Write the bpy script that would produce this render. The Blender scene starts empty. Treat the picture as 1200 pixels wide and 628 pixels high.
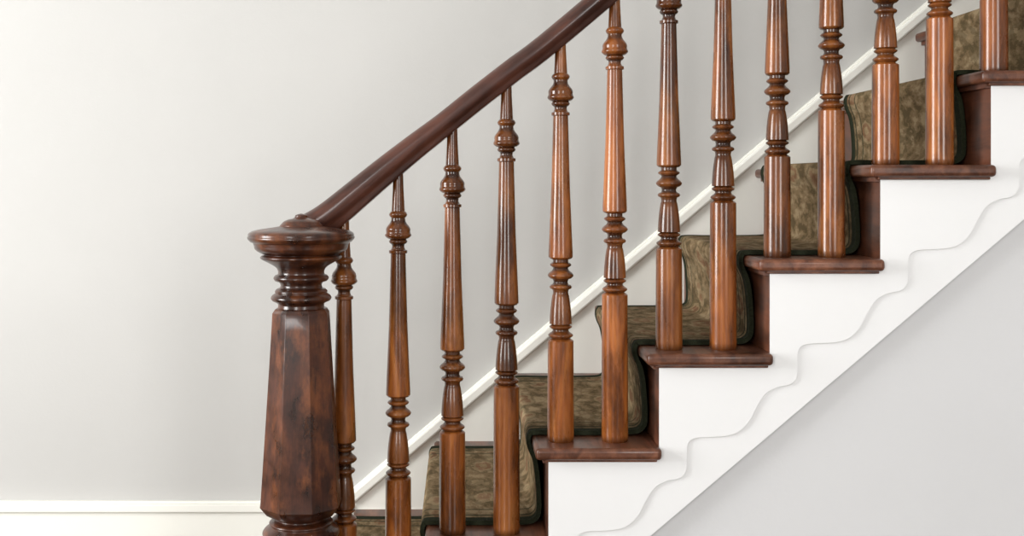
import bpy, bmesh, math, random
from mathutils import Vector
random.seed(4)
D0=2.3; F=1343.0; CX=540.0; CY=212.0; CAMZ=1.108
def S(Y): return F/(D0+Y)
def P(px,py,Y):
    s=S(Y); return ((px-CX)/s, CAMZ-(py-CY)/s)
H=0.1901; R=0.2243; YW=0.92; YB=0.074
NST=11
def xr(i): return 0.1764+(i-2)*R
def zt(i): return H*(i+1)
coll=bpy.context.scene.collection

# ---------------------------------------------------------------- materials
def newmat(name):
    m=bpy.data.materials.new(name); m.use_nodes=True
    nt=m.node_tree; return m,nt,nt.nodes['Principled BSDF']
def lin(c):
    return tuple(((v/255)/12.92 if v/255<=0.04045 else (((v/255)+0.055)/1.055)**2.4) for v in c)+(1,)
def ramp(nt,stops):
    r=nt.nodes.new('ShaderNodeValToRGB'); e=r.color_ramp.elements
    while len(e)<len(stops): e.new(0.5)
    for k,(p,c) in enumerate(stops):
        e[k].position=p; e[k].color=lin(c)
    return r
def paint(name,c,rough=0.55,bump=0.02,var=3,spec=0.4):
    m,nt,b=newmat(name)
    tc=nt.nodes.new('ShaderNodeTexCoord')
    n=nt.nodes.new('ShaderNodeTexNoise'); n.inputs['Scale'].default_value=1.3; n.inputs['Detail'].default_value=4
    nt.links.new(tc.outputs['Object'],n.inputs['Vector'])
    r=ramp(nt,[(0.3,tuple(max(0,v-var) for v in c)),(0.7,tuple(min(255,v+var) for v in c))])
    nt.links.new(n.outputs['Fac'],r.inputs['Fac']); nt.links.new(r.outputs['Color'],b.inputs['Base Color'])
    n2=nt.nodes.new('ShaderNodeTexNoise'); n2.inputs['Scale'].default_value=120; n2.inputs['Detail'].default_value=3
    nt.links.new(tc.outputs['Object'],n2.inputs['Vector'])
    bp=nt.nodes.new('ShaderNodeBump'); bp.inputs['Strength'].default_value=bump; bp.inputs['Distance'].default_value=0.01
    nt.links.new(n2.outputs['Fac'],bp.inputs['Height']); nt.links.new(bp.outputs['Normal'],b.inputs['Normal'])
    b.inputs['Roughness'].default_value=rough; b.inputs['Specular IOR Level'].default_value=spec
    return m
def wood(name,dark,mid,light,grain='z',rough=0.27,rot=0.0,darken=True,coat=0.35,k=1.0,blotch=0.6,bump=0.0,fine=0.2,bscale=14,vmin=0.78,vmax=1.15,patch=None,bl_long=0.6):
    m,nt,b=newmat(name)
    N=nt.nodes.new; L=nt.links.new
    tc=N('ShaderNodeTexCoord'); oi=N('ShaderNodeObjectInfo')
    off=N('ShaderNodeVectorMath'); off.operation='SCALE'; off.inputs[0].default_value=(7.3,3.1,11.7)
    L(oi.outputs['Random'],off.inputs['Scale'])
    add=N('ShaderNodeVectorMath'); add.operation='ADD'
    pre=N('ShaderNodeMapping'); pre.inputs['Rotation'].default_value=(0,rot,0)
    L(tc.outputs['Object'],pre.inputs['Vector'])
    L(pre.outputs['Vector'],add.inputs[0]); L(off.outputs[0],add.inputs[1])
    def mp(a,l):
        q=N('ShaderNodeMapping'); sc=[a*k]*3; sc['xyz'.index(grain)]=l*k
        q.inputs['Scale'].default_value=sc; L(add.outputs[0],q.inputs['Vector']); return q
    n1=N('ShaderNodeTexNoise'); n1.inputs['Scale'].default_value=1; n1.inputs['Detail'].default_value=3; n1.inputs['Distortion'].default_value=0.8
    L(mp(40,6).outputs[0],n1.inputs['Vector'])
    n2=N('ShaderNodeTexNoise'); n2.inputs['Scale'].default_value=1; n2.inputs['Detail'].default_value=3
    L(mp(420,24).outputs[0],n2.inputs['Vector'])
    n3=N('ShaderNodeTexNoise'); n3.inputs['Scale'].default_value=1; n3.inputs['Detail'].default_value=5; n3.inputs['Roughness'].default_value=0.62
    L(mp(bscale,bscale*bl_long).outputs[0],n3.inputs['Vector'])
    mx=N('ShaderNodeMix'); mx.inputs[0].default_value=fine
    L(n1.outputs['Fac'],mx.inputs[2]); L(n2.outputs['Fac'],mx.inputs[3])
    r=ramp(nt,[(0.27,dark),(0.48,mid),(0.74,light)]); L(mx.outputs[0],r.inputs['Fac'])
    bl=ramp(nt,[(0.36,(int(255*(1-blotch)),)*3),(0.60,(255,255,255))]); L(n3.outputs['Fac'],bl.inputs['Fac'])
    mul=N('ShaderNodeMix'); mul.data_type='RGBA'; mul.blend_type='MULTIPLY'; mul.inputs[0].default_value=0.8
    L(r.outputs['Color'],mul.inputs[6]); L(bl.outputs['Color'],mul.inputs[7])
    src=mul.outputs[2]
    if patch:
        n4=N('ShaderNodeTexNoise'); n4.inputs['Scale'].default_value=1; n4.inputs['Detail'].default_value=5; n4.inputs['Roughness'].default_value=0.7
        L(mp(24,11).outputs[0],n4.inputs['Vector'])
        pr=ramp(nt,[(0.50,(0,0,0)),(0.66,(185,185,185))]); L(n4.outputs['Fac'],pr.inputs['Fac'])
        pm=N('ShaderNodeMix'); pm.data_type='RGBA'; pm.inputs[7].default_value=lin(patch)
        L(pr.outputs['Color'],pm.inputs[0]); L(src,pm.inputs[6]); src=pm.outputs[2]
    mr=N('ShaderNodeMapRange'); mr.inputs[3].default_value=vmin; mr.inputs[4].default_value=vmax
    L(oi.outputs['Random'],mr.inputs[0])
    hs=N('ShaderNodeHueSaturation'); L(mr.outputs[0],hs.inputs['Value']); L(src,hs.inputs['Color'])
    out=hs.outputs['Color']
    if darken:
        at=N('ShaderNodeAttribute'); at.attribute_name='darken'  # per-ring attribute, blends the wood towards dark brown
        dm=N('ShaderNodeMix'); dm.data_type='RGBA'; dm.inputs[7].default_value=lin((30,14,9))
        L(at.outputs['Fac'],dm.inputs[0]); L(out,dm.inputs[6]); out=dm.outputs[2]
    L(out,b.inputs['Base Color'])
    rr=N('ShaderNodeMapRange'); rr.inputs[1].default_value=0.3; rr.inputs[2].default_value=0.7
    rr.inputs[3].default_value=rough-0.07; rr.inputs[4].default_value=rough+0.10
    L(n3.outputs['Fac'],rr.inputs[0]); L(rr.outputs[0],b.inputs['Roughness'])
    b.inputs['Specular IOR Level'].default_value=0.35
    b.inputs['Coat Weight'].default_value=coat; b.inputs['Coat Roughness'].default_value=0.12
    if bump:
        bp=N('ShaderNodeBump'); bp.inputs['Strength'].default_value=bump; bp.inputs['Distance'].default_value=0.002
        L(n3.outputs['Fac'],bp.inputs['Height']); L(bp.outputs['Normal'],b.inputs['Normal'])
    return m
M_wall=paint('wall_paint_grey',(191,190,187),0.5,0.03)
M_under=paint('understairs_paint',(217,217,218),0.55,0.03)
M_white=paint('white_gloss_trim',(238,238,238),0.35,0.01,1)
M_cream=paint('cream_trim',(238,237,229),0.35,0.01,1)
M_ceil=paint('ceiling_paint',(218,218,216),0.7,0.02)
M_bal=wood('oak_varnish',(84,42,18),(140,77,31),(182,112,52),rough=0.26,blotch=0.6,bscale=18,bl_long=0.3,coat=0.35,vmin=0.72,vmax=1.22,fine=0.14)
M_newel=wood('walnut_newel',(42,19,12),(76,38,21),(112,62,33),rough=0.31,k=0.8,blotch=0.7,coat=0.35,bscale=26,vmin=1,vmax=1,patch=(140,80,40),bump=0.04)
M_rail=wood('walnut_rail',(46,23,16),(72,38,27),(94,52,36),grain='x',rot=math.atan(H/R),rough=0.36,darken=False,blotch=0.4,vmin=1,vmax=1,coat=0.25)
M_tread=wood('stair_tread_wood',(66,37,26),(106,64,45),(136,88,64),grain='y',rough=0.38,darken=False,blotch=0.4,coat=0.2,vmin=0.9,vmax=1.1)
M_riser=wood('stair_riser_wood',(66,35,23),(98,56,37),(116,69,48),grain='y',rough=0.42,darken=False,blotch=0.35,coat=0.15,vmin=0.9,vmax=1.1)
M_floor=wood('floorboards',(66,52,42),(94,76,60),(114,94,78),grain='x',rough=0.35,darken=False,k=0.4,vmin=1,vmax=1)

def carpet_mat():
    m,nt,b=newmat('persian_runner'); N=nt.nodes.new; L=nt.links.new
    tc=N('ShaderNodeTexCoord')
    sx=N('ShaderNodeSeparateXYZ'); L(tc.outputs['Object'],sx.inputs[0])
    mpp=N('ShaderNodeMapping'); mpp.inputs['Scale'].default_value=(1,0.55,1); L(tc.outputs['Object'],mpp.inputs['Vector'])
    nz=N('ShaderNodeTexNoise'); nz.inputs['Scale'].default_value=34; nz.inputs['Detail'].default_value=4; nz.inputs['Roughness'].default_value=0.65
    L(mpp.outputs[0],nz.inputs['Vector'])
    jv=N('ShaderNodeVectorMath'); jv.operation='MULTIPLY_ADD'; jv.inputs[1].default_value=(0.04,0.04,0.04)
    L(nz.outputs['Color'],jv.inputs[0]); L(mpp.outputs[0],jv.inputs[2])
    def voro(scale):
        v=N('ShaderNodeTexVoronoi'); v.inputs['Scale'].default_value=scale; v.feature='F1'; L(jv.outputs[0],v.inputs['Vector']); return v
    base=ramp(nt,[(0.40,(86,72,50)),(0.47,(112,94,68)),(0.53,(122,102,76)),(0.60,(142,124,96))]); L(nz.outputs['Fac'],base.inputs['Fac'])
    v1=voro(13)
    f1=ramp(nt,[(0.0,(150,130,98)),(0.13,(120,78,58)),(0.27,(148,128,98)),(0.37,(84,74,52)),(0.48,(0,0,0))]); f1.color_ramp.interpolation='CONSTANT'
    m1=ramp(nt,[(0.0,(255,255,255)),(0.48,(0,0,0))]); m1.color_ramp.interpolation='CONSTANT'
    L(v1.outputs['Distance'],f1.inputs['Fac']); L(v1.outputs['Distance'],m1.inputs['Fac'])
    a1=N('ShaderNodeMix'); a1.data_type='RGBA'; L(m1.outputs['Color'],a1.inputs[0]); L(base.outputs['Color'],a1.inputs[6]); L(f1.outputs['Color'],a1.inputs[7])
    sc=N('ShaderNodeMix'); sc.data_type='RGBA'; sc.inputs[0].default_value=0.42; L(base.outputs['Color'],sc.inputs[6]); L(a1.outputs[2],sc.inputs[7])
    v2=voro(48); m2=ramp(nt,[(0.0,(120,120,120)),(0.36,(0,0,0))]); L(v2.outputs['Distance'],m2.inputs['Fac'])
    a2=N('ShaderNodeMix'); a2.data_type='RGBA'; a2.inputs[7].default_value=lin((76,62,42)); L(m2.outputs['Color'],a2.inputs[0]); L(sc.outputs[2],a2.inputs[6])
    a=N('ShaderNodeMath'); a.operation='SUBTRACT'; a.inputs[1].default_value=0.46; L(sx.outputs['Y'],a.inputs[0])
    ab=N('ShaderNodeMath'); ab.operation='ABSOLUTE'; L(a.outputs[0],ab.inputs[0])
    mr=N('ShaderNodeMapRange'); mr.inputs[1].default_value=0.24; mr.inputs[2].default_value=0.34; L(ab.outputs[0],mr.inputs[0])
    mask=ramp(nt,[(0.0,(0,0,0)),(0.12,(215,215,215)),(0.20,(0,0,0)),(0.54,(235,235,235)),(0.62,(60,60,60)),(0.74,(255,255,255))])
    mask.color_ramp.interpolation='CONSTANT'; L(mr.outputs[0],mask.inputs['Fac'])
    mx=N('ShaderNodeMix'); mx.data_type='RGBA'; mx.inputs[7].default_value=lin((40,44,31))
    L(mask.outputs['Color'],mx.inputs[0]); L(a2.outputs[2],mx.inputs[6])
    L(mx.outputs[2],b.inputs['Base Color'])
    b.inputs['Roughness'].default_value=0.95; b.inputs['Specular IOR Level'].default_value=0.1
    n3=N('ShaderNodeTexNoise'); n3.inputs['Scale'].default_value=350; n3.inputs['Detail'].default_value=2
    L(tc.outputs['Object'],n3.inputs['Vector'])
    bp=N('ShaderNodeBump'); bp.inputs['Strength'].default_value=0.6; bp.inputs['Distance'].default_value=0.003
    L(n3.outputs['Fac'],bp.inputs['Height']); L(bp.outputs['Normal'],b.inputs['Normal'])
    return m
M_carpet=carpet_mat()
M_bind=paint('runner_binding_green',(42,45,32),0.9,0.5,6,0.1)

# ---------------------------------------------------------------- mesh helpers
def obj(name,me,mat=None,parent=None):
    o=bpy.data.objects.new(name,me); coll.objects.link(o)
    if mat: me.materials.append(mat)
    if parent: o.parent=parent
    return o
def empty(name):
    o=bpy.data.objects.new(name,None); coll.objects.link(o); o.empty_display_size=0.1; return o
def boxes(name,bl,mat,parent=None,bevel=0,seg=3):
    vs=[];fs=[]
    for (x0,x1,y0,y1,z0,z1) in bl:
        b=len(vs)
        vs+=[(x0,y0,z0),(x1,y0,z0),(x1,y1,z0),(x0,y1,z0),(x0,y0,z1),(x1,y0,z1),(x1,y1,z1),(x0,y1,z1)]
        fs+=[tuple(b+k for k in f) for f in [(0,3,2,1),(4,5,6,7),(0,1,5,4),(1,2,6,5),(2,3,7,6),(3,0,4,7)]]
    me=bpy.data.meshes.new(name); me.from_pydata(vs,[],fs); me.update()
    o=obj(name,me,mat,parent)
    if bevel:
        m=o.modifiers.new('bevel','BEVEL'); m.width=bevel; m.segments=seg; m.harden_normals=False
        for p in me.polygons: p.use_smooth=True
        me.set_sharp_from_angle(angle=math.radians(50))
    return o
def prism(name,poly,y0,y1,mat,parent=None,bevel=0):
    bm=bmesh.new()
    a=[bm.verts.new((x,y0,z)) for x,z in poly]; c=[bm.verts.new((x,y1,z)) for x,z in poly]
    bm.faces.new(a); bm.faces.new(c[::-1]); n=len(poly)
    for k in range(n): bm.faces.new((a[k],c[k],c[(k+1)%n],a[(k+1)%n]))
    bmesh.ops.recalc_face_normals(bm,faces=bm.faces)
    me=bpy.data.meshes.new(name); bm.to_mesh(me); bm.free()
    o=obj(name,me,mat,parent)
    if bevel:
        m=o.modifiers.new('bevel','BEVEL'); m.width=bevel; m.segments=2; m.limit_method='ANGLE'
    return o
def slab(name,lowpts,tops,y0,y1,mat,parent=None,edge=0.0):
    def low(x):
        for (xa,za),(xb,zb) in zip(lowpts,lowpts[1:]):
            if xa-1e-9<=x<=xb+1e-9 and xb-xa>1e-7: return za+(zb-za)*(x-xa)/(xb-xa)
        return lowpts[0][1] if x<lowpts[0][0] else lowpts[-1][1]
    vs=[];fs=[]
    def quad(a,b,c,d):
        n=len(vs); vs.extend([a,b,c,d]); fs.append((n,n+1,n+2,n+3))
    prev=None
    for (xa,xb,zt_) in tops:
        xs_=sorted(set([xa,xb]+[p[0] for p in lowpts if xa<p[0]<xb]))
        for u,v in zip(xs_,xs_[1:]):
            lu,lv=low(u),low(v)
            quad((u,y0,lu+edge),(v,y0,lv+edge),(v,y0,zt_),(u,y0,zt_))
            quad((u,y0+edge,lu),(v,y0+edge,lv),(v,y0,lv+edge),(u,y0,lu+edge))
            quad((u,y1,lu),(v,y1,lv),(v,y0+edge,lv),(u,y0+edge,lu))
            quad((v,y1,lv),(u,y1,lu),(u,y1,zt_),(v,y1,zt_))
            quad((u,y0,zt_),(v,y0,zt_),(v,y1,zt_),(u,y1,zt_))
        zl=prev if prev is not None else low(xa)
        quad((xa,y1,zl),(xa,y0,zl),(xa,y0,zt_),(xa,y1,zt_)); prev=zt_
    xb=tops[-1][1]; quad((xb,y0,low(xb)),(xb,y1,low(xb)),(xb,y1,prev),(xb,y0,prev))
    bm=bmesh.new(); me=bpy.data.meshes.new(name); me.from_pydata(vs,[],fs); bm.from_mesh(me)
    bmesh.ops.remove_doubles(bm,verts=bm.verts,dist=1e-5); bm.to_mesh(me); bm.free()
    return obj(name,me,mat,parent)
def prof(start,items):
    pts=[start]
    for it in items:
        y0,r0=pts[-1]
        if len(it)==2:
            n=max(1,int(abs(it[0]-y0)/12))
            for k in range(1,n+1):
                t=k/n; pts.append((y0+(it[0]-y0)*t,r0+(it[1]-r0)*t))
        else:
            for k in range(1,9):
                t=k/8; pts.append((y0+(it[0]-y0)*t, r0+(it[1]-r0)*t+it[2]*math.sin(math.pi*t)))
    return pts
def groove_darken(pts,win=9):  # darkening per ring, stronger where the radius is locally small
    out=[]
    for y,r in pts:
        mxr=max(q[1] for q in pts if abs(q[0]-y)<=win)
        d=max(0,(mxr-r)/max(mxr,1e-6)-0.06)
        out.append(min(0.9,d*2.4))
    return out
def lathe(bm,pts,scale,zref,seg,lay,base=0.0,rot=0.0,darken=None):
    darken=darken or groove_darken(pts)
    rings=[]
    for (y,r),d in zip(pts,darken):
        ring=[]
        for k in range(seg):
            a=2*math.pi*k/seg+rot
            v=bm.verts.new((max(r,0.02)/scale*math.cos(a),max(r,0.02)/scale*math.sin(a),(zref-y)/scale)); v[lay]=d; ring.append(v)
        rings.append(ring)
    for a,b in zip(rings,rings[1:]):
        for k in range(seg):
            bm.faces.new((a[k],b[k],b[(k+1)%seg],a[(k+1)%seg]))
    bm.faces.new(rings[0]); bm.faces.new(rings[-1][::-1])
def finish(bm,name,ang=35):
    bmesh.ops.recalc_face_normals(bm,faces=bm.faces)
    me=bpy.data.meshes.new(name); bm.to_mesh(me); bm.free()
    for p in me.polygons: p.use_smooth=True
    me.set_sharp_from_angle(angle=math.radians(ang)); return me

# ---------------------------------------------------------------- balusters
sb=S(YB)
def baluster_mesh(foot,name,topy=40):
    pts=prof((topy,5.8),[(60,6.4),(86,7.8),(87,9),(93,9.2,1.6),(94,8.2),(103,12.2,-1.2),(110,14.2,1.0),(112,14.6),(118,12.2,2.0),(119,9.2),(124,9.2,1.6),(125,7.6),
      (131,8.6,-0.8),(132,10.8),(135,10.8),(136,8.8),(220,11.0),(296,14.2),(301,14.2),(303,12.4),(304,9.0),(307,9.0),(313,9.4,3.4),(314,8.6),
      (319,12.8,-0.8),(326,12.4,2.5),(327,9.6),(333,9.4,-1.2),(334,12),(338,12,1.0),(339,9.6),(346,9.8,-0.8),(379,13.0,0.6),(380,10.0),(385,10.4,3.0),(386,9.2),
      (390,12.4,-1.0),(395,12.4,2.2),(396,10.8),(397.5,13.4),(399,15),(foot-8,15.6),(foot-2,15.6),(foot,14.8)])
    bm=bmesh.new(); lay=bm.verts.layers.float.new('darken')
    d=groove_darken(pts)
    for k,(y,r) in enumerate(pts):  # extra darkening on ring zones, upper shaft, top and foot
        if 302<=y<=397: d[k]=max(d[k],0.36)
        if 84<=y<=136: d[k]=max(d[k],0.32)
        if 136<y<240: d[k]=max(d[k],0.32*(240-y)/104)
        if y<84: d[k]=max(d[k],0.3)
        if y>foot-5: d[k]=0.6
    lathe(bm,pts,sb,foot,48,lay,darken=d)
    return finish(bm,name)
foot1=CY+(CAMZ-zt(2))*sb
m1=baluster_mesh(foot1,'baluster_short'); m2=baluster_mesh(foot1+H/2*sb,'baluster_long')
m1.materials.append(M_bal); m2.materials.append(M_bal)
for j in range(-4,(NST-2)*2-2):
    t=2+j//2
    o=bpy.data.objects.new('baluster',m1 if j%2==0 else m2); coll.objects.link(o)
    o.location=(0.2068+R/2*j,YB,zt(t)); o.rotation_euler=(0,0,random.uniform(0,6.28))

# ---------------------------------------------------------------- newel post
sn=S(0.0); nx=(353-CX)/sn; foot=CY+(CAMZ-zt(0))*sn
bm=bmesh.new(); lay=bm.verts.layers.float.new('darken')
top=prof((250,0),[(251,4),(253,7,1),(255,8),(257,15,-1.2),(261,22,1.2),(264,25),(265,25),(268,44,-1),(271,58,2),(276,61.5,1.5),(281,61,1.2),(283,59),(284,56),(288,54.5),(297,45,3),(298,42),(299,46),(304,45,2.2),(306,41),
     (321,27,-5),(322,30),(329,30,2.2),(330,26),(337,25,-1.5),(338,28),(343,30,1.5),(345,33),(352,33.5,2.0),(354,29),(358,27,-1),(362,27)])
dt=[0.15 if y<283 else max(v,0.2) for (y,r),v in zip(top,groove_darken(top))]
lathe(bm,top,sn,foot,64,lay,darken=dt)
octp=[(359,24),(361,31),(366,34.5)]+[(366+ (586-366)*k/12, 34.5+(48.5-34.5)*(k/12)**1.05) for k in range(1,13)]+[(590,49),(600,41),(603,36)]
lathe(bm,octp,sn,foot,8,lay,rot=math.pi/8,darken=[0.3,0.3,0.15]+[0.0]*12+[0.1,0.3,0.5])
low=prof((601,30),[(603,32),(607,29,-1.5),(608,33),(613,36,2.5),(615,38),(617,41),(628,42,3.5),(630,38),(634,38),(636,44)])
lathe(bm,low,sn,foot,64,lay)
lathe(bm,[(635,40),(637,50),(foot-4,52),(foot,52)],sn,foot,8,lay,rot=math.pi/8,darken=[0.3,0.1,0.1,0.3])
me=finish(bm,'newel_post',32)
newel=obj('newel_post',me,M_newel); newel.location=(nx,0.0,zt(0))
bv=newel.modifiers.new('bevel','BEVEL'); bv.width=0.0022; bv.segments=2; bv.limit_method='ANGLE'; bv.angle_limit=math.radians(38)

# ---------------------------------------------------------------- handrail
def catmull(pts,n=8):
    out=[]; q=[pts[0]]+list(pts)+[pts[-1]]
    for i in range(1,len(q)-2):
        p0,p1,p2,p3=[Vector(v) for v in q[i-1:i+3]]
        for k in range(n):
            t=k/n
            out.append(tuple(0.5*((2*p1)+(p2-p0)*t+(2*p0-5*p1+4*p2-p3)*t*t+(3*p1-p0-3*p2+p3)*t**3)))
    out.append(tuple(pts[-1])); return out
sl=H/R
path_px=[(362,268),(378,259),(396,246),(420,226),(450,201),(485,173),(520,146),(560,114),(600,83),(657,39)]
path=[P(a,b,YB) for a,b in path_px]
x0,z0=path[-1]
for k in range(1,7): path.append((x0+0.33*k,z0+0.33*k*sl))
path=catmull(path,8)
half=[(-0.0235,0.0),(-0.0235,0.018),(-0.019,0.021),(-0.014,0.0215),(-0.010,0.0245),(-0.004,0.0285),(0.003,0.030),(0.010,0.0285),(0.016,0.024),(0.0205,0.016),(0.023,0.008),(0.0238,0.0)]
sec=half+[(v,-u) for v,u in half[1:-1][::-1]]
bm=bmesh.new(); rings=[]
for i,(x,z) in enumerate(path):
    a=path[max(0,i-1)]; b=path[min(len(path)-1,i+1)]
    t=Vector((b[0]-a[0],b[1]-a[1])).normalized(); n=Vector((-t.y,t.x))
    px=CX+x*sb; f=1.04+0.30*max(0,min(1,(520-px)/120))
    rings.append([bm.verts.new((x+n.x*v*f,YB+u*(0.5*f+0.5),z+n.y*v*f)) for v,u in sec])
for a,b in zip(rings,rings[1:]):
    for k in range(len(sec)): bm.faces.new((a[k],b[k],b[(k+1)%len(sec)],a[(k+1)%len(sec)]))
bm.faces.new(rings[0]); bm.faces.new(rings[-1][::-1])
obj('handrail',finish(bm,'handrail',45),M_rail)

# ---------------------------------------------------------------- staircase
st=empty('staircase')
for i in range(NST):
    if i==0:
        cx,cy,rr=nx,0.0,0.17
        pl=[]
        xe=xr(1)+0.004
        pl+= [(xe,YW),(xe,-rr)]
        for k in range(0,17):
            a=-math.pi/2-math.pi*k/16*0.5
            pl.append((cx+rr*math.cos(a),cy+rr*math.sin(a)))
        pl+=[(cx-rr,0.10),(xr(0)-0.026,0.26),(xr(0)-0.026,YW)]
        for nm,zz0,zz1,ins,mt in (('tread',zt(0)-0.026,zt(0),0,M_tread),('riser',0,zt(0)-0.026,0.026,M_riser)):
            b2=bmesh.new()
            def q(p): 
                return (p[0]+(ins if p[0]<xe-0.01 else 0), min(p[1]+(ins if p[1]<0.0 else 0),YW))
            lo=[b2.verts.new((*q(p),zz0)) for p in pl]; hi=[b2.verts.new((*q(p),zz1)) for p in pl]
            b2.faces.new(lo); b2.faces.new(hi[::-1])
            for k in range(len(pl)): b2.faces.new((lo[k],hi[k],hi[(k+1)%len(pl)],lo[(k+1)%len(pl)]))
            o=obj(nm+'_1',finish(b2,nm,40),mt,st)
            if nm=='tread':
                m=o.modifiers.new('bevel','BEVEL'); m.width=0.009; m.segments=3; m.limit_method='ANGLE'; m.angle_limit=1.0
        continue
    boxes('tread_%d'%(i+1),[(xr(i)-0.026,xr(i+1)+0.004,0.0,YW,zt(i)-0.0245,zt(i))],M_tread,st,bevel=0.0085,seg=4)
    boxes('riser_%d'%(i+1),[(xr(i),xr(i)+0.018,0.0235,YW,zt(i-1)-0.01,zt(i)-0.024),
        (xr(i)-0.010,xr(i)+0.001,0.0235,YW,zt(i)-0.034,zt(i)-0.024)],M_riser,st)
    boxes('scotia_%d'%(i+1),[(xr(i)-0.006,xr(i+1)-0.004,0.013,0.0235,zt(i)-0.030,zt(i)-0.0235)],M_tread,st,bevel=0.002,seg=2)
last=NST-1; xe=xr(NST)
YS=0.022
bx,bz=P(985,440,YS)
def diag(x): return bz+(x-bx)*sl
xs=bx-bz/sl
tops=[(xr(i)+0.0012,(xr(i+1)+0.0012 if i<last else xe),zt(i)-0.0235) for i in range(1,NST)]
slab('string_board',[(xr(1)-0.01,0.0),(xs,0.0),(xe+0.01,diag(xe+0.01))],tops,YS+0.0035,YS+0.026,M_white,st)
wave=[(804,535),(805.0,525),(808,517.5),(816,513.5),(832,512.5),(852,511),(866,506),(878,494),(887,477),(897,462),(911,454),(924,451.5),(931,447),(934.5,438)]
lowc=[]
for n in range(-3,9):
    for (a,b) in wave:
        x,z=P(a,b,YS)
        lowc.append((x+n*R,z+n*H))
lowc=catmull(lowc,4)
lc=[]
for p in lowc:
    if p[1]<0.01: continue
    if lc and p[0]<=lc[-1][0]+1e-5: continue
    lc.append(p)
if lc[0][0]>xr(1): lc=[(xr(1)-0.01,lc[0][1])]+lc
slab('carved_bracket_trim',lc,tops,YS,YS+0.0036,M_white,st,edge=0.0008)

# wall below the stair
X1=3.6
prism('wall_understairs',[(xs+0.02,0),(xe,0),(xe,diag(xe)+0.05),(xs+0.02,diag(xs+0.02)+0.04)],YS+0.022,YS+0.06,M_under)
boxes('upper_landing',[(xe+0.01,X1-0.01,0.09,YW-0.005,zt(last)-0.2,zt(last)-0.001)],M_floor)

# ---------------------------------------------------------------- runner
def runner():
    pts=[]
    for i in range(0,NST):
        zp=zt(i-1) if i>0 else 0.0
        if i==0: pts+=[(xr(0)-0.013,0.012)]
        pts+=[(xr(i)-0.015,zp+0.04),(xr(i)-0.018,zt(i)-0.09),(xr(i)-0.024,zt(i)-0.052),(xr(i)-0.033,zt(i)-0.030),(xr(i)-0.0375,zt(i)-0.012),(xr(i)-0.034,zt(i)+0.004),(xr(i)-0.020,zt(i)+0.0105),(xr(i)+0.05,zt(i)+0.010),(xr(i+1)-0.052,zt(i)+0.011),(xr(i+1)-0.022,zt(i)+0.017)]
    pts=pts[:-1]
    c=catmull(pts,5)
    bm=bmesh.new()
    def strip(y0,y1,tout,th,mi,segs):
        rows=[]
        for i,(x,z) in enumerate(c):
            a=c[max(0,i-1)]; b=c[min(len(c)-1,i+1)]
            tt=Vector((b[0]-a[0],b[1]-a[1])).normalized(); n=Vector((-tt.y,tt.x))
            loop=[]
            for k in range(segs+1): loop.append((y0+(y1-y0)*k/segs,tout))
            for k in range(segs,-1,-1): loop.append((y0+(y1-y0)*k/segs,tout-th))
            rows.append([bm.verts.new((x+n.x*o,y,z+n.y*o)) for y,o in loop])
        m=len(rows[0])
        for a,b in zip(rows,rows[1:]):
            for k in range(m):
                f=bm.faces.new((a[k],b[k],b[(k+1)%m],a[(k+1)%m])); f.material_index=mi
        for e in (rows[0],rows[-1][::-1]):
            f=bm.faces.new(e); f.material_index=mi
    strip(0.126,0.794,0,0.008,0,4)
    strip(0.119,0.1262,0.0010,0.0095,1,1)
    strip(0.7938,0.801,0.0010,0.0095,1,1)
    me=finish(bm,'stair_runner',50); o=obj('stair_runner',me,M_carpet); me.materials.append(M_bind)
runner()

# ---------------------------------------------------------------- room
XL=-3.4; YF=-4.6; ZC=4.2
def wall_with_holes(name,axis,pos,th,u0,u1,z1,holes,mat):
    bl=[]; cur=u0
    for (a,b,c,d) in holes:
        bl.append((cur,a,0,z1)); bl.append((a,b,0,c)); bl.append((a,b,d,z1)); cur=b
    bl.append((cur,u1,0,z1)); out=[]
    for a,b,c,d in bl:
        out.append((a,b,pos,pos+th,c,d) if axis=='x' else (pos,pos+th,a,b,c,d))
    return boxes(name,out,mat)
boxes('floor',[(XL,X1,YF,YW,-0.05,0)],M_floor)
boxes('ceiling',[(XL,X1,YF,YW,ZC,ZC+0.05)],M_ceil)
boxes('wall_back',[(XL,X1,YW,YW+0.1,0,ZC)],M_wall)
boxes('wall_right',[(X1,X1+0.1,YF,YW,0,ZC)],M_wall)
holesF=[(-2.3,-1.2,0.7,2.7),(1.3,2.4,0.7,2.7)]
wall_with_holes('wall_front','x',YF-0.12,0.12,XL,X1,ZC,holesF,M_wall)
holesL=[(-1.7,-0.3,0.5,2.7)]
wall_with_holes('wall_left','y',XL-0.12,0.12,YF,YW,ZC,holesL,M_wall)
def winframe(name,axis,pos,h,nu=1,nv=2):
    a,b,c,d=h; w=0.05; bl=[(a,a+w,c,d),(b-w,b,c,d),(a,b,c,c+w),(a,b,d-w,d)]
    for k in range(1,nu): 
        u=a+(b-a)*k/nu; bl.append((u-0.012,u+0.012,c,d))
    for k in range(1,nv):
        z=c+(d-c)*k/nv; bl.append((a,b,z-0.02,z+0.02))
    boxes(name,[((p,q,pos,pos+0.05,r,s) if axis=='x' else (pos,pos+0.05,p,q,r,s)) for p,q,r,s in bl],M_white)
winframe('window_1','x',YF-0.09,holesF[0]); winframe('window_2','x',YF-0.09,holesF[1]); winframe('window_3','y',XL-0.09,holesL[0])
def area(name,loc,rot,sx,sy,e,col=(1,1,1)):
    l=bpy.data.lights.new(name,'AREA'); l.shape='RECTANGLE'; l.size=sx; l.size_y=sy; l.energy=e; l.color=col
    o=bpy.data.objects.new(name,l); coll.objects.link(o); o.location=loc; o.rotation_euler=rot
h90=math.pi/2
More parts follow.
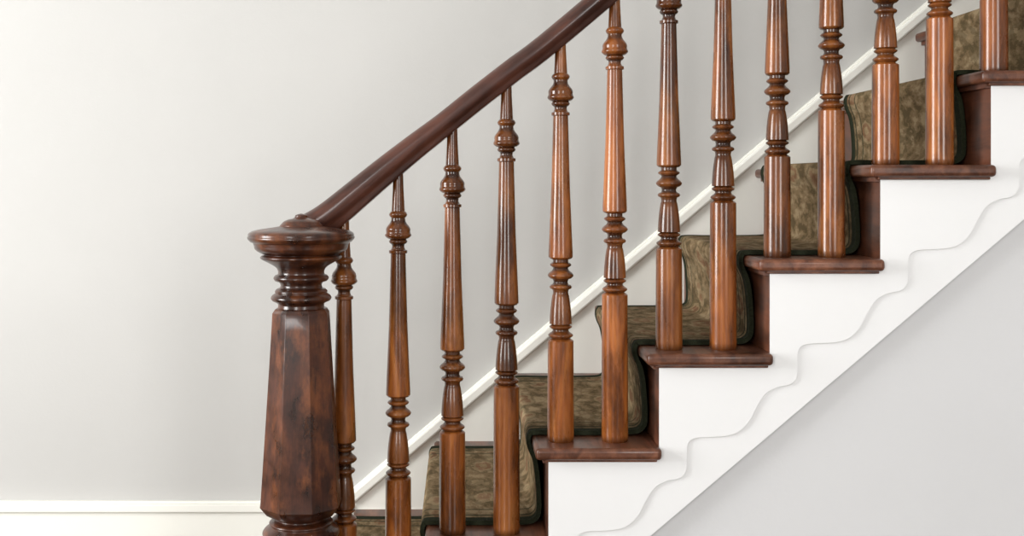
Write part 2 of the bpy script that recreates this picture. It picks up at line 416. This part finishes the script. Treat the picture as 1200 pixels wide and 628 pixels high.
area('window_daylight_front_a',(-1.75,YF-0.2,1.7),(h90,0,0),1.1,2.0,106,(1,0.99,0.972))
area('window_daylight_front_b',(1.85,YF-0.2,1.7),(h90,0,0),1.1,2.0,88,(1,0.99,0.972))
area('window_daylight_left',(XL-0.2,-1.0,1.6),(h90,0,-h90),1.4,2.2,222,(1,1,0.992))

# baseboard and skirt
sw=S(YW-0.02)
bxj,_=P(413,590,YW-0.02)
_,zb=P(0,588,YW-0.02)
bb=empty('baseboard_back')
boxes('board',[(XL,bxj+0.5,YW-0.016,YW,0,zb-0.02)],M_cream,bb)
boxes('cap_moulding',[(XL,bxj,YW-0.026,YW,zb-0.030,zb-0.006),(XL,bxj,YW-0.014,YW,zb-0.008,zb)],M_cream,bb,bevel=0.004)
xt,ztp=P(413,573,YW-0.02); vt=18/sw
sk=empty('trim_stair_skirt')
def band(nm,off0,off1,y0,y1,bev=0):
    xa=xt; xb=X1-0.01
    xb=min(xb,xt+(3.9-ztp)/sl)
    prism(nm,[(xa,ztp+off1),(xb,ztp+off1+(xb-xa)*sl),(xb,ztp+off0+(xb-xa)*sl),(xa,ztp+off0)],y0,y1,M_cream,sk,bev)
band('skirt_board',-0.34,-vt+0.01,YW-0.014,YW)
band('skirt_moulding',-vt,-0.007,YW-0.030,YW,0.006)
band('skirt_cap',-0.010,0.0,YW-0.016,YW,0.003)

# ---------------------------------------------------------------- world, camera
w=bpy.data.worlds.new('daylight'); bpy.context.scene.world=w; w.use_nodes=True
w.node_tree.nodes['Background'].inputs[0].default_value=(0.9,0.94,1,1); w.node_tree.nodes['Background'].inputs[1].default_value=1.0
cam=bpy.data.cameras.new('camera'); co=bpy.data.objects.new('camera',cam); coll.objects.link(co)
co.location=(0,-D0,CAMZ); co.rotation_euler=(math.pi/2,0,0)
cam.sensor_width=36; cam.sensor_fit='HORIZONTAL'; cam.lens=F/1200*36
cam.shift_x=60/1200; cam.shift_y=-102/1200; cam.clip_start=0.05
bpy.context.scene.camera=co
vs=bpy.context.scene.view_settings; vs.view_transform='Standard'; vs.look='None'; vs.exposure=0.0
